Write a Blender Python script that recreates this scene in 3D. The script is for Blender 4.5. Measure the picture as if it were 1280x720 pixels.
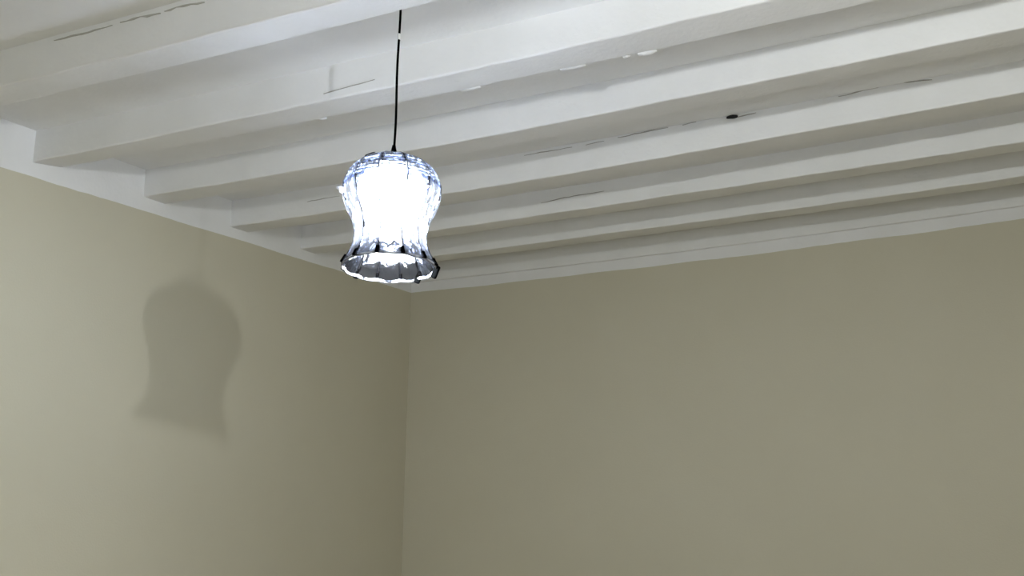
import bpy, bmesh, math, random
from mathutils import Vector, Matrix, noise
random.seed(4)
scene = bpy.context.scene
for o in list(bpy.data.objects):
    bpy.data.objects.remove(o, do_unlink=True)
COL = scene.collection

# ------------------------------------------------------------------ camera
EYE = 1.55                                   # the phone is held 1.55 m above the floor
FPX, YAW, PITCH, ROLL = 1238.94, 0.42522, 0.18703, 0.01551
CAM = Vector((2.76029, 0.0, EYE))
fwd = Vector((-math.sin(YAW) * math.cos(PITCH), math.cos(YAW) * math.cos(PITCH), math.sin(PITCH)))
rgt = Vector((math.cos(YAW), math.sin(YAW), 0))
upv = rgt.cross(fwd)
r2 = rgt * math.cos(ROLL) + upv * math.sin(ROLL)
u2 = -rgt * math.sin(ROLL) + upv * math.cos(ROLL)
cd = bpy.data.cameras.new('camera'); cam = bpy.data.objects.new('camera', cd); COL.objects.link(cam)
cd.sensor_width = 36.0; cd.lens = FPX / 1280 * 36.0; cd.clip_start = 0.02
cam.matrix_world = Matrix(((r2.x, u2.x, -fwd.x, CAM.x), (r2.y, u2.y, -fwd.y, CAM.y), (r2.z, u2.z, -fwd.z, CAM.z), (0, 0, 0, 1)))
scene.camera = cam

def hit_y(px, y):
    """point where the sight line of a pixel meets the vertical plane y"""
    d = r2 * ((px[0] - 640) / FPX) - u2 * ((px[1] - 360) / FPX) + fwd
    return CAM + d * (y / d.y)

# ------------------------------------------------------------------ world, exposure
w = bpy.data.worlds.new('night'); scene.world = w; w.use_nodes = True
w.node_tree.nodes['Background'].inputs[0].default_value = (0.02, 0.025, 0.035, 1)
w.node_tree.nodes['Background'].inputs[1].default_value = 0.2
vs = scene.view_settings
vs.view_transform = 'Standard'; vs.look = 'None'; vs.gamma = 1.0; vs.use_curve_mapping = False
vs.exposure = 0.18
BULB_COLOR = (0.92, 0.965, 1.0)
BULB_POWER = 285.0        # radiance of the shaded bulb
BARE_POWER = 2700.0       # radiance of the small bare bulb behind the viewer

# ------------------------------------------------------------------ materials
def mat(name):
    m = bpy.data.materials.new(name); m.use_nodes = True
    nt = m.node_tree; b = nt.nodes['Principled BSDF']
    return m, nt, b

def painted(name, col, col2, rough=0.75, scale=5.0, bump=0.25, bscale=90.0, stain=None):
    m, nt, b = mat(name)
    tc = nt.nodes.new('ShaderNodeTexCoord')
    n1 = nt.nodes.new('ShaderNodeTexNoise'); n1.inputs['Scale'].default_value = scale; n1.inputs['Detail'].default_value = 6
    nt.links.new(tc.outputs['Object'], n1.inputs['Vector'])
    r = nt.nodes.new('ShaderNodeValToRGB')
    r.color_ramp.elements[0].position = 0.32; r.color_ramp.elements[0].color = (*col2, 1)
    r.color_ramp.elements[1].position = 0.68; r.color_ramp.elements[1].color = (*col, 1)
    nt.links.new(n1.outputs['Fac'], r.inputs['Fac'])
    out = r.outputs['Color']
    if stain:
        n2 = nt.nodes.new('ShaderNodeTexNoise'); n2.inputs['Scale'].default_value = 14; n2.inputs['Detail'].default_value = 8
        n2.inputs['Roughness'].default_value = 0.7
        nt.links.new(tc.outputs['Object'], n2.inputs['Vector'])
        r3 = nt.nodes.new('ShaderNodeValToRGB')
        r3.color_ramp.elements[0].position = 0.66; r3.color_ramp.elements[0].color = (0, 0, 0, 1)
        r3.color_ramp.elements[1].position = 0.78; r3.color_ramp.elements[1].color = (0.35, 0.35, 0.35, 1)
        nt.links.new(n2.outputs['Fac'], r3.inputs['Fac'])
        mx = nt.nodes.new('ShaderNodeMixRGB'); mx.inputs['Color2'].default_value = (*stain, 1)
        nt.links.new(r3.outputs['Color'], mx.inputs['Fac']); nt.links.new(out, mx.inputs['Color1'])
        out = mx.outputs['Color']
    nt.links.new(out, b.inputs['Base Color'])
    b.inputs['Roughness'].default_value = rough
    b.inputs['Specular IOR Level'].default_value = 0.3
    n3 = nt.nodes.new('ShaderNodeTexNoise'); n3.inputs['Scale'].default_value = bscale; n3.inputs['Detail'].default_value = 5
    nt.links.new(tc.outputs['Object'], n3.inputs['Vector'])
    bp = nt.nodes.new('ShaderNodeBump'); bp.inputs['Strength'].default_value = bump; bp.inputs['Distance'].default_value = 0.004
    nt.links.new(n3.outputs['Fac'], bp.inputs['Height']); nt.links.new(bp.outputs['Normal'], b.inputs['Normal'])
    return m

def plain(name, col, rough=0.5, metal=0.0):
    m, nt, b = mat(name)
    tc = nt.nodes.new('ShaderNodeTexCoord'); n = nt.nodes.new('ShaderNodeTexNoise'); n.inputs['Scale'].default_value = 40
    nt.links.new(tc.outputs['Object'], n.inputs['Vector'])
    r = nt.nodes.new('ShaderNodeValToRGB')
    r.color_ramp.elements[0].color = (*[c * 0.85 for c in col], 1); r.color_ramp.elements[1].color = (*[min(1, c * 1.1) for c in col], 1)
    nt.links.new(n.outputs['Fac'], r.inputs['Fac']); nt.links.new(r.outputs['Color'], b.inputs['Base Color'])
    b.inputs['Roughness'].default_value = rough; b.inputs['Metallic'].default_value = metal
    return m

def glow(name, col, strength, base=None):
    m, nt, b = mat(name)
    b.inputs['Base Color'].default_value = (0.9, 0.9, 0.9, 1)
    b.inputs['Emission Color'].default_value = (*col, 1)
    b.inputs['Emission Strength'].default_value = strength
    if base:                              # frosted bulb: emission fades towards the top, added to dim the joists overhead
        tc = nt.nodes.new('ShaderNodeTexCoord'); sp = nt.nodes.new('ShaderNodeSeparateXYZ')
        nt.links.new(tc.outputs['Object'], sp.inputs[0])
        mr = nt.nodes.new('ShaderNodeMapRange'); mr.interpolation_type = 'SMOOTHSTEP'
        mr.inputs['From Min'].default_value = base[0]; mr.inputs['From Max'].default_value = base[1]
        mr.inputs['To Min'].default_value = strength; mr.inputs['To Max'].default_value = strength * base[2]
        nt.links.new(sp.outputs['Z'], mr.inputs['Value']); nt.links.new(mr.outputs[0], b.inputs['Emission Strength'])
    return m

def shade_plastic(name, milky=0.006, mirror=0.035, col=(0.74, 0.76, 0.80)):
    """crinkled clear plastic: part of the light passes, part is scattered, part mirrored"""
    m = bpy.data.materials.new(name); m.use_nodes = True
    nt = m.node_tree; nt.nodes.clear(); N = nt.nodes.new; L = nt.links.new
    out = N('ShaderNodeOutputMaterial'); tc = N('ShaderNodeTexCoord')
    nz = N('ShaderNodeTexNoise'); nz.inputs['Scale'].default_value = 38; nz.inputs['Detail'].default_value = 3
    nz.inputs['Distortion'].default_value = 1.2
    mp = N('ShaderNodeMapping'); mp.inputs['Scale'].default_value = (1, 1, 0.45)
    L(tc.outputs['Object'], mp.inputs['Vector']); L(mp.outputs['Vector'], nz.inputs['Vector'])
    bp = N('ShaderNodeBump'); bp.inputs['Strength'].default_value = 0.9; bp.inputs['Distance'].default_value = 0.006
    L(nz.outputs['Fac'], bp.inputs['Height'])
    tr = N('ShaderNodeBsdfTransparent'); tr.inputs['Color'].default_value = (*col, 1)
    tl = N('ShaderNodeBsdfTranslucent'); tl.inputs['Color'].default_value = (*col, 1)
    gl = N('ShaderNodeBsdfGlossy'); gl.inputs['Roughness'].default_value = 0.12
    gl.inputs['Color'].default_value = (*col, 1)
    L(bp.outputs['Normal'], gl.inputs['Normal'])
    m1 = N('ShaderNodeMixShader'); m1.inputs['Fac'].default_value = milky
    L(tr.outputs[0], m1.inputs[1]); L(tl.outputs[0], m1.inputs[2])
    fr = N('ShaderNodeFresnel'); fr.inputs['IOR'].default_value = 1.5; L(bp.outputs['Normal'], fr.inputs['Normal'])
    ad = N('ShaderNodeMath'); ad.operation = 'ADD'; ad.use_clamp = True; ad.inputs[1].default_value = mirror
    L(fr.outputs[0], ad.inputs[0])
    m2 = N('ShaderNodeMixShader'); L(ad.outputs[0], m2.inputs['Fac'])
    L(m1.outputs[0], m2.inputs[1]); L(gl.outputs[0], m2.inputs[2])
    L(m2.outputs[0], out.inputs['Surface'])
    return m

M_WHITE = painted('white_limewash', (0.88, 0.88, 0.87), (0.84, 0.84, 0.825), 0.7, 6, 0.35, 70, stain=(0.52, 0.50, 0.45))
M_BEIGE = painted('beige_wall_paint', (0.63, 0.595, 0.465), (0.615, 0.58, 0.45), 0.6, 2.5, 0.15, 160)
M_FLOOR = painted('pale_cement', (0.37, 0.315, 0.235), (0.31, 0.265, 0.20), 0.6, 3, 0.2, 60)
M_CRACK = plain('dark_crack', (0.42, 0.40, 0.36), 0.9)
M_STAIN = plain('grey_dirt', (0.50, 0.485, 0.44), 0.9)
M_HOLE = plain('black_gap', (0.012, 0.012, 0.012), 0.9)
M_BLACK = plain('black_plastic', (0.0010, 0.0011, 0.0012), 0.95)
M_BLACK.node_tree.nodes['Principled BSDF'].inputs['Specular IOR Level'].default_value = 0.0
M_WIRE = plain('dark_seam_wire', (0.004, 0.004, 0.005), 0.9)
M_WIRE.node_tree.nodes['Principled BSDF'].inputs['Specular IOR Level'].default_value = 0.0
M_KNOT = plain('white_plastic', (0.8, 0.8, 0.8), 0.4)
M_SHADE = shade_plastic('clear_shade_plastic')
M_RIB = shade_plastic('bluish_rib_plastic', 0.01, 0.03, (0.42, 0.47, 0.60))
M_SKIRT = shade_plastic('grey_dimming_skirt_plastic', 0.03, 0.05, (0.56, 0.58, 0.63))
M_HEM = plain('milky_hem_plastic', (0.40, 0.41, 0.45), 0.35)
M_BULB = glow('frosted_bulb_light', BULB_COLOR, BULB_POWER, (-0.115, -0.050, 0.07))
M_BARE = glow('bare_bulb_light', BULB_COLOR, BARE_POWER)
M_METAL = plain('metal_screw_base', (0.6, 0.6, 0.6), 0.3, 1.0)

# ------------------------------------------------------------------ helpers
def link(name, me, parent=None, mats=()):
    o = bpy.data.objects.new(name, me); COL.objects.link(o)
    for m in mats: me.materials.append(m)
    if parent is not None: o.parent = parent
    return o

def mesh(name, verts, faces, smooth=False):
    me = bpy.data.meshes.new(name); me.from_pydata([tuple(v) for v in verts], [], faces); me.update()
    bm = bmesh.new(); bm.from_mesh(me); bmesh.ops.recalc_face_normals(bm, faces=bm.faces); bm.to_mesh(me); bm.free()
    if smooth:
        for p in me.polygons: p.use_smooth = True
    return me

def lathe(name, prof, n=32, cap=True):
    V, F = [], []
    for r, z in prof:
        for k in range(n):
            a = 2 * math.pi * k / n; V.append((r * math.cos(a), r * math.sin(a), z))
    for i in range(len(prof) - 1):
        for k in range(n):
            F.append((i * n + k, i * n + (k + 1) % n, (i + 1) * n + (k + 1) % n, (i + 1) * n + k))
    if cap:
        F.append(tuple(range(n))); F.append(tuple((len(prof) - 1) * n + k for k in range(n)))
    return mesh(name, V, F, True)

def tube(name, pts, rad, n=10):
    V, F = [], []
    for i, p in enumerate(pts):
        p = Vector(p); q = Vector(pts[min(i + 1, len(pts) - 1)]) - Vector(pts[max(i - 1, 0)]); q.normalize()
        a = q.cross(Vector((0.3, 0.9, 0.1))).normalized(); b = q.cross(a)
        for k in range(n):
            t = 2 * math.pi * k / n; V.append(p + (a * math.cos(t) + b * math.sin(t)) * rad)
    for i in range(len(pts) - 1):
        for k in range(n):
            F.append((i * n + k, i * n + (k + 1) % n, (i + 1) * n + (k + 1) % n, (i + 1) * n + k))
    F.append(tuple(range(n))); F.append(tuple((len(pts) - 1) * n + k for k in range(n)))
    return mesh(name, V, F, True)

# ------------------------------------------------------------------ the room
X1, Y0, Y1 = 4.3, -1.5, 4.730
TH = 0.15
JY, JD, JW, JH, PAINT = 2.2209, 0.49363, 0.1166, 0.1045, 0.054

def ZJ(x, y):
    """height of the joist undersides: the ceiling rises a little to the right and the timbers sag"""
    return EYE + 1 + 0.04279 * x + 0.0174 * (y - 2) + 0.00583 * x * (x - 2.5)

def frange(a, b, n): return [a + (b - a) * i / n for i in range(n + 1)]

# floor
V = [(-TH, Y0 - TH, 0), (X1 + TH, Y0 - TH, 0), (X1 + TH, Y1 + TH, 0), (-TH, Y1 + TH, 0)]
V += [(a, b, -0.1) for a, b, c in V]
fl = link('floor', mesh('floor', V, [(0, 1, 2, 3), (4, 5, 6, 7), (0, 1, 5, 4), (1, 2, 6, 5), (2, 3, 7, 6), (3, 0, 4, 7)]), None, [M_FLOOR])
fl['kind'] = 'structure'; fl['label'] = 'plain pale cement floor of the room'

# ceiling board above the joists
xs, ys = frange(-TH, X1 + TH, 44), frange(Y0 - TH, Y1 + TH, 40)
V, F = [], []
for off in (0, 0.05):
    for y in ys:
        for x in xs:
            dz = 0.0015 * noise.noise(Vector((x * 3, y * 3, 0)))
            V.append((x, y, ZJ(x, y) + JH + off + dz))
nx, ny = len(xs), len(ys)
for l in (0, 1):
    for j in range(ny - 1):
        for i in range(nx - 1):
            b = l * nx * ny + j * nx + i; F.append((b, b + 1, b + nx + 1, b + nx))
def rim(idx):
    for a, b in zip(idx, idx[1:]): F.append((a, b, b + nx * ny, a + nx * ny))
rim([i for i in range(nx)]); rim([(ny - 1) * nx + i for i in range(nx)])
rim([j * nx for j in range(ny)]); rim([j * nx + nx - 1 for j in range(ny)])
ceil = link('ceiling', mesh('ceiling', V, F, True), None, [M_WHITE])
ceil['kind'] = 'structure'; ceil['label'] = 'white painted ceiling carried by exposed white joists'

# walls: beige up to a hand-painted line just under the joists, white above
def wall(name, inner, outer, n, label):
    (ax, ay), (bx, by) = inner; (cx, cy), (dx, dy) = outer
    V, F, MI = [], [], []
    for i in range(n + 1):
        t = i / n
        x, y = ax + (bx - ax) * t, ay + (by - ay) * t
        X, Y = cx + (dx - cx) * t, cy + (dy - cy) * t
        top = ZJ(x, y) + JH
        line = ZJ(x, y) - PAINT + 0.004 * noise.noise(Vector((x * 4, y * 4, 1.3))) + 0.002 * noise.noise(Vector((x * 23, y * 23, 5)))
        V += [(x, y, 0), (x, y, line), (x, y, top), (X, Y, top), (X, Y, 0)]
    for i in range(n):
        b = i * 5
        for k in range(5):
            F.append((b + k, b + (k + 1) % 5, b + 5 + (k + 1) % 5, b + 5 + k)); MI.append(1 if k == 1 else 0)
    F.append((0, 1, 2, 3, 4)); F.append(tuple(n * 5 + k for k in range(5))); MI += [0, 0]
    me = mesh(name, V, F)
    o = link(name, me, None, [M_BEIGE, M_WHITE])
    for p, m in zip(me.polygons, MI): p.material_index = m
    o['kind'] = 'structure'; o['label'] = label
    return o
wall('wall_left', ((0, Y0), (0, Y1)), ((-TH, Y0 - TH), (-TH, Y1 + TH)), 140, 'beige wall with a white strip into which the joists run')
wall('wall_back', ((0, Y1), (X1, Y1)), ((-TH, Y1 + TH), (X1 + TH, Y1 + TH)), 100, 'beige wall with white top strip parallel to the joists')
wall('wall_right', ((X1, Y1), (X1, Y0)), ((X1 + TH, Y1 + TH), (X1 + TH, Y0 - TH)), 60, 'beige wall facing the wall with the lamp shadow')
wall('wall_front', ((X1, Y0), (0, Y0)), ((X1 + TH, Y0 - TH), (-TH, Y0 - TH)), 60, 'beige wall behind the viewer')

# joists: uneven limewashed timbers with rubbed edges
NEAR_DZ = {1: [(0, 0), (1.05, -5), (1.31, -8)], 2: [(0, -5), (.92, 1), (1.35, -.5), (1.74, -2), (2.41, 5)],
           3: [(0, -1), (1.52, -3), (2.32, 8), (2.97, 10)], 4: [(0, -9), (1.3, -6.8), (2.23, 0.3), (2.99, 3.6)],
           5: [(0, -7), (1.08, -1.3), (2.15, -1), (3.02, -8)], 6: [(0, 6), (.86, 7), (1.22, 9), (2.06, 5), (2.8, -1)]}
FAR_DZ = {1: [(.69, 6), (1.01, -1), (1.21, 0), (1.47, -3), (1.63, 0)], 2: [(0, 8), (.82, 0), (1.69, -2), (2.39, -6), (2.66, -4)]}
def lookup(tab, x):
    if not tab: return 0.0
    s = 0
    for k in (-2, -1, 0, 1, 2):                      # smoothed piecewise-linear lookup
        q = x + k * 0.14
        if q <= tab[0][0]: v = tab[0][1]
        elif q >= tab[-1][0]: v = tab[-1][1]
        else:
            for (a, va), (b, vb) in zip(tab, tab[1:]):
                if a <= q <= b: v = va + (vb - va) * (q - a) / (b - a); break
        s += v
    return s / 5 / 1000
def joist_y(j): return JY + JD * (j - 2)
JOISTS = {}
for j in range(-5, 8):
    y0 = joist_y(j) if j < 7 else Y1 - 0.022; y1 = min(y0 + JW, Y1)
    if y0 < Y0: continue
    n = 110; V, F = [], []
    for i in range(n + 1):
        x = X1 * i / n
        dn = lookup(NEAR_DZ.get(j), x); df = lookup(FAR_DZ.get(j) or NEAR_DZ.get(j), x)
        def nz(s, f=7.0, a=0.0022):
            return a * noise.noise(Vector((x * f, j * 7.1, s))) + 0.0011 * noise.noise(Vector((x * 31, j * 3.3, s + 4)))
        zb0, zb1 = ZJ(x, y0) + dn + nz(1), ZJ(x, y1) + df + nz(2)
        zt = ZJ(x, y0) + JH + 0.01
        c = 0.004
        ring = [(y0 + nz(3, 3), zt), (y0 + nz(4, 4, .0016), zb0 + 0.035), (y0 + nz(5), zb0 + c * 1.3), (y0 + c * .35 + nz(5), zb0 + c * .4), (y0 + c * 1.4, zb0),
                (y0 + (y1 - y0) * .5, (zb0 + zb1) / 2 + nz(8, 5, .0012)),
                (y1 - c * 1.4, zb1), (y1 - c * .35 + nz(6), zb1 + c * .4), (y1 + nz(6), zb1 + c * 1.3), (y1, zt)]
        if j == 7: ring = [(min(a, Y1), b) for a, b in ring]
        V += [(x, a, b) for a, b in ring]
    m = 10
    for i in range(n):
        for k in range(m):
            F.append((i * m + k, i * m + (k + 1) % m, (i + 1) * m + (k + 1) % m, (i + 1) * m + k))
    F.append(tuple(range(m))); F.append(tuple(n * m + k for k in range(m)))
    JOISTS[j] = link('joist', mesh('joist', V, F), ceil, [M_WHITE])

# cracks, a black gap and curling paint on the timbers
def crack(j, pts, wid, m=M_CRACK, name='crack', proud=0.0025, jit=0.35):
    y = joist_y(j) - proud
    P = [hit_y(p, y) for p in pts]
    V, F = [], []
    Q = []
    for a, b in zip(P, P[1:]):
        k = max(2, int((b - a).length / 0.02))
        Q += [a.lerp(b, t / k) for t in range(k)]
    Q.append(P[-1])
    for i, p in enumerate(Q):
        t = i / (len(Q) - 1)
        h = 0.6 * wid * (0.25 + 0.75 * math.sin(math.pi * min(max(t, 0.03), 0.97)) ** 0.5) * (1 + jit * random.uniform(-1, 1))
        dz = random.uniform(-1, 1) * wid * 0.3 * (0 if name == 'black_gap' else 1)
        V += [(p.x, y, p.z + dz - h / 2), (p.x, y, p.z + dz + h / 2), (p.x, y + 0.004, p.z + dz + h / 2), (p.x, y + 0.004, p.z + dz - h / 2)]
    for i in range(len(Q) - 1):
        for k in range(4): F.append((i * 4 + k, i * 4 + (k + 1) % 4, i * 4 + 4 + (k + 1) % 4, i * 4 + 4 + k))
    F += [(0, 1, 2, 3), tuple((len(Q) - 1) * 4 + k for k in range(4))]
    return link(name, mesh(name, V, F), JOISTS[j], [m])
crack(4, [(655, 194), (690, 188), (715, 184)], 0.004)
crack(4, [(732, 181), (755, 176)], 0.003)
crack(4, [(772, 172), (800, 166), (835, 159)], 0.005)
crack(4, [(853, 156), (870, 152)], 0.004)
crack(4, [(922, 146), (934, 143), (945, 141)], 0.004)
crack(4, [(968, 133), (985, 129)], 0.004)
crack(4, [(1004, 125), (1020, 121), (1032, 119)], 0.005)
crack(4, [(1048, 121), (1080, 113), (1098, 109)], 0.005)
crack(4, [(1112, 105), (1135, 102), (1165, 99)], 0.006)
crack(4, [(908, 147), (913, 146), (918, 145.5), (922, 145)], 0.021, M_HOLE, 'black_gap', 0.004, 0.05)
crack(2, [(404, 117), (425, 111), (448, 105), (468, 99)], 0.0028)
crack(5, [(676, 254), (705, 247), (730, 243), (755, 239)], 0.004)
crack(4, [(384, 252), (410, 247), (425, 245)], 0.003)
crack(1, [(67, 50), (110, 40), (140, 31)], 0.004, M_STAIN, jit=.9)
crack(1, [(150, 28), (175, 21), (200, 16)], 0.006, M_STAIN, jit=.9)
crack(1, [(205, 14), (220, 9), (255, 2)], 0.005, M_STAIN, jit=.9)

def flake(pts, hgt):
    y = joist_y(2) + JW
    P = [hit_y(p, y) for p in pts]; V, F = [], []
    for i, p in enumerate(P):
        t = i / (len(P) - 1); h = hgt * (0.3 + 0.7 * math.sin(math.pi * t))
        z = ZJ(p.x, y) + lookup(FAR_DZ[2], p.x) + 0.002
        V += [(p.x, y - 0.004, z), (p.x, y + 0.003, z - h * .5), (p.x, y + 0.008, z - h), (p.x, y + 0.009, z - h + .0012), (p.x, y + 0.005, z - h * .4), (p.x, y - 0.001, z + .002)]
    for i in range(len(P) - 1):
        for k in range(6): F.append((i * 6 + k, i * 6 + (k + 1) % 6, i * 6 + 6 + (k + 1) % 6, i * 6 + 6 + k))
    F += [tuple(range(6)), tuple((len(P) - 1) * 6 + k for k in range(6))]
    link('paint_flake', mesh('paint_flake', V, F, True), JOISTS[2], [M_WHITE])
flake([(778, 72), (783, 71), (788, 70)], 0.006)
flake([(797, 68), (805, 67), (813, 65), (821, 63)], 0.011)
flake([(700, 88), (712, 86), (724, 84), (732, 82)], 0.006)
flake([(575, 114), (585, 112), (600, 108)], 0.007)
flake([(395, 150), (402, 148), (408, 147)], 0.005)

# ------------------------------------------------------------------ pendant lamp with a crinkled clear shade
LX, LY = 1.561, 1.95
TOP = EYE + 0.744
lampz = ZJ(LX, LY) + JH
lamp = bpy.data.objects.new('pendant_lamp', None); COL.objects.link(lamp); lamp.location = (LX, LY, lampz)
lamp['label'] = 'lit pendant lamp with clear plastic tulip shade hanging on a black cord'; lamp['category'] = 'lamp'
L = lampz - TOP
link('ceiling_rose', lathe('ceiling_rose', [(0.030, 0.0), (0.030, -0.006), (0.022, -0.016), (0.008, -0.022)], 24), lamp, [M_BLACK])
cpts = [(0.0035 * t + 0.0012 * math.sin(t * 9), 0.001 * math.sin(t * 6), -0.015 - (L - 0.025) * (1 - t)) for t in frange(1, 0, 16)]
link('cord', tube('cord', cpts, 0.0030), lamp, [M_BLACK])
kz = hit_y((499, 46), LY).z - lampz
link('cord_knot', lathe('cord_knot', [(0.0034, 0.009), (0.0052, 0.005), (0.0045, 0), (0.0055, -0.005), (0.0034, -0.009)], 12), lamp, [M_KNOT]).location = (0.0035 * (1 + (kz + .015) / (L - .025)), 0, kz)

# shade: everything below the cap hangs a little crooked, mouth turned to the camera
todir = Vector((CAM.x - LX, CAM.y - LY, 0)).normalized()
AZ = math.atan2(todir.y, todir.x)
TILT = math.radians(6.5)
shade = link('shade', lathe('shade', [(0.0042, 0.030), (0.0055, 0.022), (0.0085, 0.010), (0.0095, -0.002), (0.024, -0.005), (0.024, -0.008), (0.006, -0.009)], 24), lamp, [M_BLACK])
shade.location = (0, 0, -L)
axis = Vector((0, 0, 1)).cross(todir)
shade.rotation_mode = 'QUATERNION'
from mathutils import Quaternion
shade.rotation_quaternion = Quaternion(axis, -TILT) @ Quaternion((0, 0, 1), AZ)   # local +x looks at the camera

PX = 0.001898
prof_px = [(6, 0.5), (14, 1.5), (24, 3.5), (35, 7.5), (46, 14), (54, 22), (60, 34), (62.5, 45), (62, 54), (57.5, 66), (51, 78), (47, 90), (45.5, 102), (46.5, 113), (50.5, 124), (56, 134), (59.5, 140)]
def catmull(P, n):
    out = []
    for i in range(len(P) - 1):
        p0 = P[max(i - 1, 0)]; p1 = P[i]; p2 = P[i + 1]; p3 = P[min(i + 2, len(P) - 1)]
        for k in range(n):
            t = k / n
            out.append(tuple(0.5 * (2 * p1[c] + (p2[c] - p0[c]) * t + (2 * p0[c] - 5 * p1[c] + 4 * p2[c] - p3[c]) * t * t + (-p0[c] + 3 * p1[c] - 3 * p2[c] + p3[c]) * t ** 3) for c in (0, 1)))
    out.append(P[-1]); return out
ZS = 1.05
PROF = [(r * PX, -z * PX * ZS) for r, z in catmull(prof_px, 10)]
NPAN = 12; STEP = 2 * math.pi / NPAN
def rib(z):
    """raised horizontal ribs round the shoulder of the shade"""
    d = -z / PX
    if d < 8 or d > 46: return 0.0
    s = (d - 8) / 5.4; f = s - math.floor(s)
    return 0.0030 * (1 - f) * min(1, (d - 8) / 4, (46 - d) / 4)
def panel_mesh(seed):
    rnd = random.Random(seed); na = 8; V, F = [], []
    half = STEP / 2 * 0.965
    ph = rnd.uniform(0, 9)
    for lay, th in ((0, 0.0), (1, -0.0015)):
        for i, (r, z) in enumerate(PROF):
            for k in range(na + 1):
                u = -1 + 2 * k / na; a = u * half
                flat = math.cos(STEP / 2) / math.cos(a)
                rr = r * (0.55 * flat + 0.45) / (0.55 * math.cos(STEP / 2) * 0.5 + 0.725) * 0.985
                rr += rib(z) * (1 - 0.5 * u * u) + th
                s = -z / PX
                wr = 0.0016 * noise.noise(Vector((u * 2.2 + ph, s * 0.045, seed))) * min(1, s / 20)
                if s > 96: wr += 0.0022 * noise.noise(Vector((u * 3 + ph, s * 0.10, seed + 3)))
                zz = z
                if s > 120: zz = z - (s - 120) / 20 * 0.0025 * (1 - u * u)      # scalloped hem
                rr = max(rr + wr, 0.004)
                V.append((rr * math.cos(a), rr * math.sin(a), zz))
    n1 = na + 1; tot = n1 * len(PROF)
    for lay in (0, 1):
        for i in range(len(PROF) - 1):
            for k in range(na):
                b = lay * tot + i * n1 + k; F.append((b, b + 1, b + n1 + 1, b + n1))
    def rim2(idx):
        for a, b in zip(idx, idx[1:]): F.append((a, b, b + tot, a + tot))
    rim2(list(range(n1))); rim2([(len(PROF) - 1) * n1 + k for k in range(n1)])
    rim2([i * n1 for i in range(len(PROF))]); rim2([i * n1 + na for i in range(len(PROF))])
    me = mesh('panel', V, F, True)
    me.materials.append(M_SHADE); me.materials.append(M_RIB); me.materials.append(M_SKIRT)
    for p in me.polygons:                                             # a bluish tinted band on every rib makes the rib lines visible
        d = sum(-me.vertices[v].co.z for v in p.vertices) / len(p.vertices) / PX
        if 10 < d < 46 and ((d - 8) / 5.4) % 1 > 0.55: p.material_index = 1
        elif d > 94: p.material_index = 2                             # greyer skirt below the neck, darker tint added to cut light on lower walls
    return me
PANEL = [panel_mesh(s) for s in range(3)]
for k in range(NPAN):
    o = bpy.data.objects.new('panel', PANEL[k % 3]); COL.objects.link(o); o.parent = shade
    o.rotation_euler = (0, 0, k * STEP)

# thin wires along the seams, joining neighbouring panels
wire = tube('seam_wire', [(r * 0.992, 0, z) for r, z in PROF[10::5]], 0.0007, 6); wire.materials.append(M_WIRE)
for k in range(NPAN):
    o = bpy.data.objects.new('seam_wire', wire); COL.objects.link(o); o.parent = shade; o.rotation_euler = (0, 0, (k + .5) * STEP)

# milky band round the hem
V, F = [], []
nb = NPAN * 10
for i in range(nb):
    a = 2 * math.pi * i / nb; u = ((a / STEP + 0.5) % 1) * 2 - 1
    zb = PROF[-1][1] - 0.0025 * (1 - u * u); rb = PROF[-1][0] * (0.985 + 0.012 * (1 - u * u))
    for dr, dz in ((0.0018, 0.006), (0.0035, 0.0), (0.0015, -0.001), (-0.0002, 0.0055)):
        V.append(((rb - 0.0062 + dr) * math.cos(a), (rb - 0.0062 + dr) * math.sin(a), zb + dz))
for i in range(nb):
    for k in range(4):
        F.append((i * 4 + k, i * 4 + (k + 1) % 4, ((i + 1) % nb) * 4 + (k + 1) % 4, ((i + 1) % nb) * 4 + k))
link('hem_band', mesh('hem_band', V, F, True), shade, [M_HEM])

# black clips holding the hem together, one at each seam; the one at the right hangs loose
def box_mesh(name, sx, sy, sz, bev=0.0012):
    bm = bmesh.new(); bmesh.ops.create_cube(bm, size=1)
    for v in bm.verts: v.co = Vector((v.co.x * sx, v.co.y * sy, v.co.z * sz))
    bmesh.ops.bevel(bm, geom=list(bm.edges), offset=bev, segments=2, affect='EDGES', profile=0.5)
    me = bpy.data.meshes.new(name); bm.to_mesh(me); bm.free(); return me
clip = box_mesh('clip', 0.004, 0.0085, 0.020); clip.materials.append(M_BLACK)
rr, zz = PROF[-1]
for k in range(NPAN):
    a = (k + .5) * STEP
    o = bpy.data.objects.new('clip', clip); COL.objects.link(o); o.parent = shade
    o.location = ((rr - 0.004) * math.cos(a), (rr - 0.004) * math.sin(a), zz + 0.010)
    o.rotation_euler = (0, math.radians(-28), a); o.rotation_mode = 'XYZ'
big = box_mesh('loose_clip', 0.006, 0.016, 0.026, 0.003); big.materials.append(M_BLACK)
def loose(a_deg, r, z, scale, rot):
    o = bpy.data.objects.new('loose_clip', big); COL.objects.link(o); o.parent = shade
    a = math.radians(a_deg); o.location = (r * math.cos(a), r * math.sin(a), z); o.scale = scale
    o.rotation_euler = (rot[0], rot[1], a + rot[2])
loose(84, rr - .006, zz - 0.009, (1, 1.7, 1.2), (0.5, 0.15, 0.6))
loose(140, rr - .004, zz + 0.004, (1, 1.05, 1), (0.45, 0, 0.3))
loose(-135, rr - .002, zz + 0.002, (1, .9, .5), (0, 0, 0))
loose(-97, 0.056, 0.006, (4.2, .55, .20), (0, 0.36, 0))
loose(-110, 0.032, 0.011, (1.6, .5, .20), (0, 0.15, 0))
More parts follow.
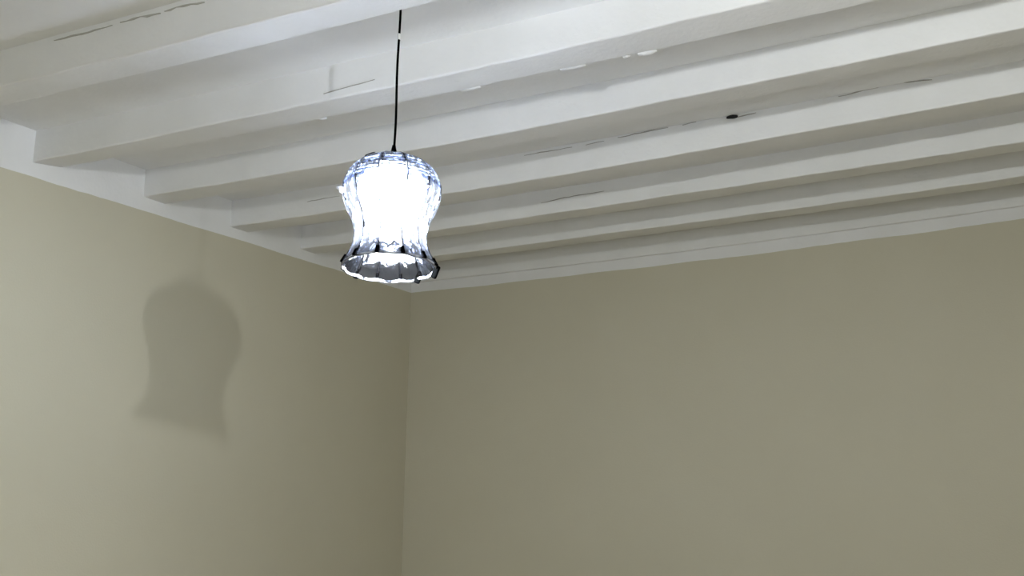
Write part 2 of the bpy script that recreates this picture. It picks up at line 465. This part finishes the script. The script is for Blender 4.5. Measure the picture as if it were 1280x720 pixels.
knob = lathe('knob', [(0.001, 0.013), (0.004, 0.008), (0.0075, 0.001), (0.008, -0.005), (0.003, -0.010)], 14); knob.materials.append(M_KNOT)
for a_deg in (-92,):
    o = bpy.data.objects.new('knob', knob); COL.objects.link(o); o.parent = shade
    a = math.radians(a_deg); o.location = (0.122 * math.cos(a), 0.122 * math.sin(a), -0.088); o.rotation_euler = (0, math.radians(70), a)

# bulb: a long frosted one whose foot shows in the mouth of the shade
link('socket', lathe('socket', [(0.012, -0.006), (0.021, -0.012), (0.021, -0.042), (0.016, -0.046)], 24), shade, [M_BLACK])
bp_ = [(0.016, -0.021), (0.044, -0.025), (0.064, -0.040), (0.077, -0.066), (0.080, -0.095), (0.076, -0.120), (0.064, -0.145), (0.054, -0.165), (0.050, -0.190), (0.051, -0.225), (0.050, -0.240), (0.043, -0.250), (0.028, -0.256), (0.006, -0.258)]
link('bulb', lathe('bulb', bp_, 24), shade, [M_BULB])

# ------------------------------------------------------------------ second pendant: a bare bulb nearer the viewer, it throws the shade's shadow on the wall
BX, BY, BZ = 3.16, 0.83, EYE + 0.75
tz = ZJ(BX, BY) + JH
bare = bpy.data.objects.new('bare_bulb_pendant', None); COL.objects.link(bare); bare.location = (BX, BY, tz)
bare['label'] = 'bare glowing light bulb on a plain black cord without a shade'; bare['category'] = 'lamp'
D = tz - BZ
link('ceiling_rose', lathe('ceiling_rose', [(0.030, 0.0), (0.030, -0.006), (0.022, -0.016), (0.008, -0.022)], 24), bare, [M_BLACK])
link('cord', tube('cord', [(0, 0, -0.015 - (D - 0.10) * t) for t in frange(0, 1, 6)], 0.0030), bare, [M_BLACK])
link('socket', lathe('socket', [(0.006, -D + 0.09), (0.019, -D + 0.08), (0.019, -D + 0.045), (0.014, -D + 0.04)], 20), bare, [M_BLACK])
link('bulb', lathe('bulb', [(0.012, -D + 0.044), (0.013, -D + 0.024), (0.018, -D + 0.010), (0.020, -D), (0.018, -D - 0.010), (0.011, -D - 0.017), (0.003, -D - 0.020)], 20), bare, [M_BARE])
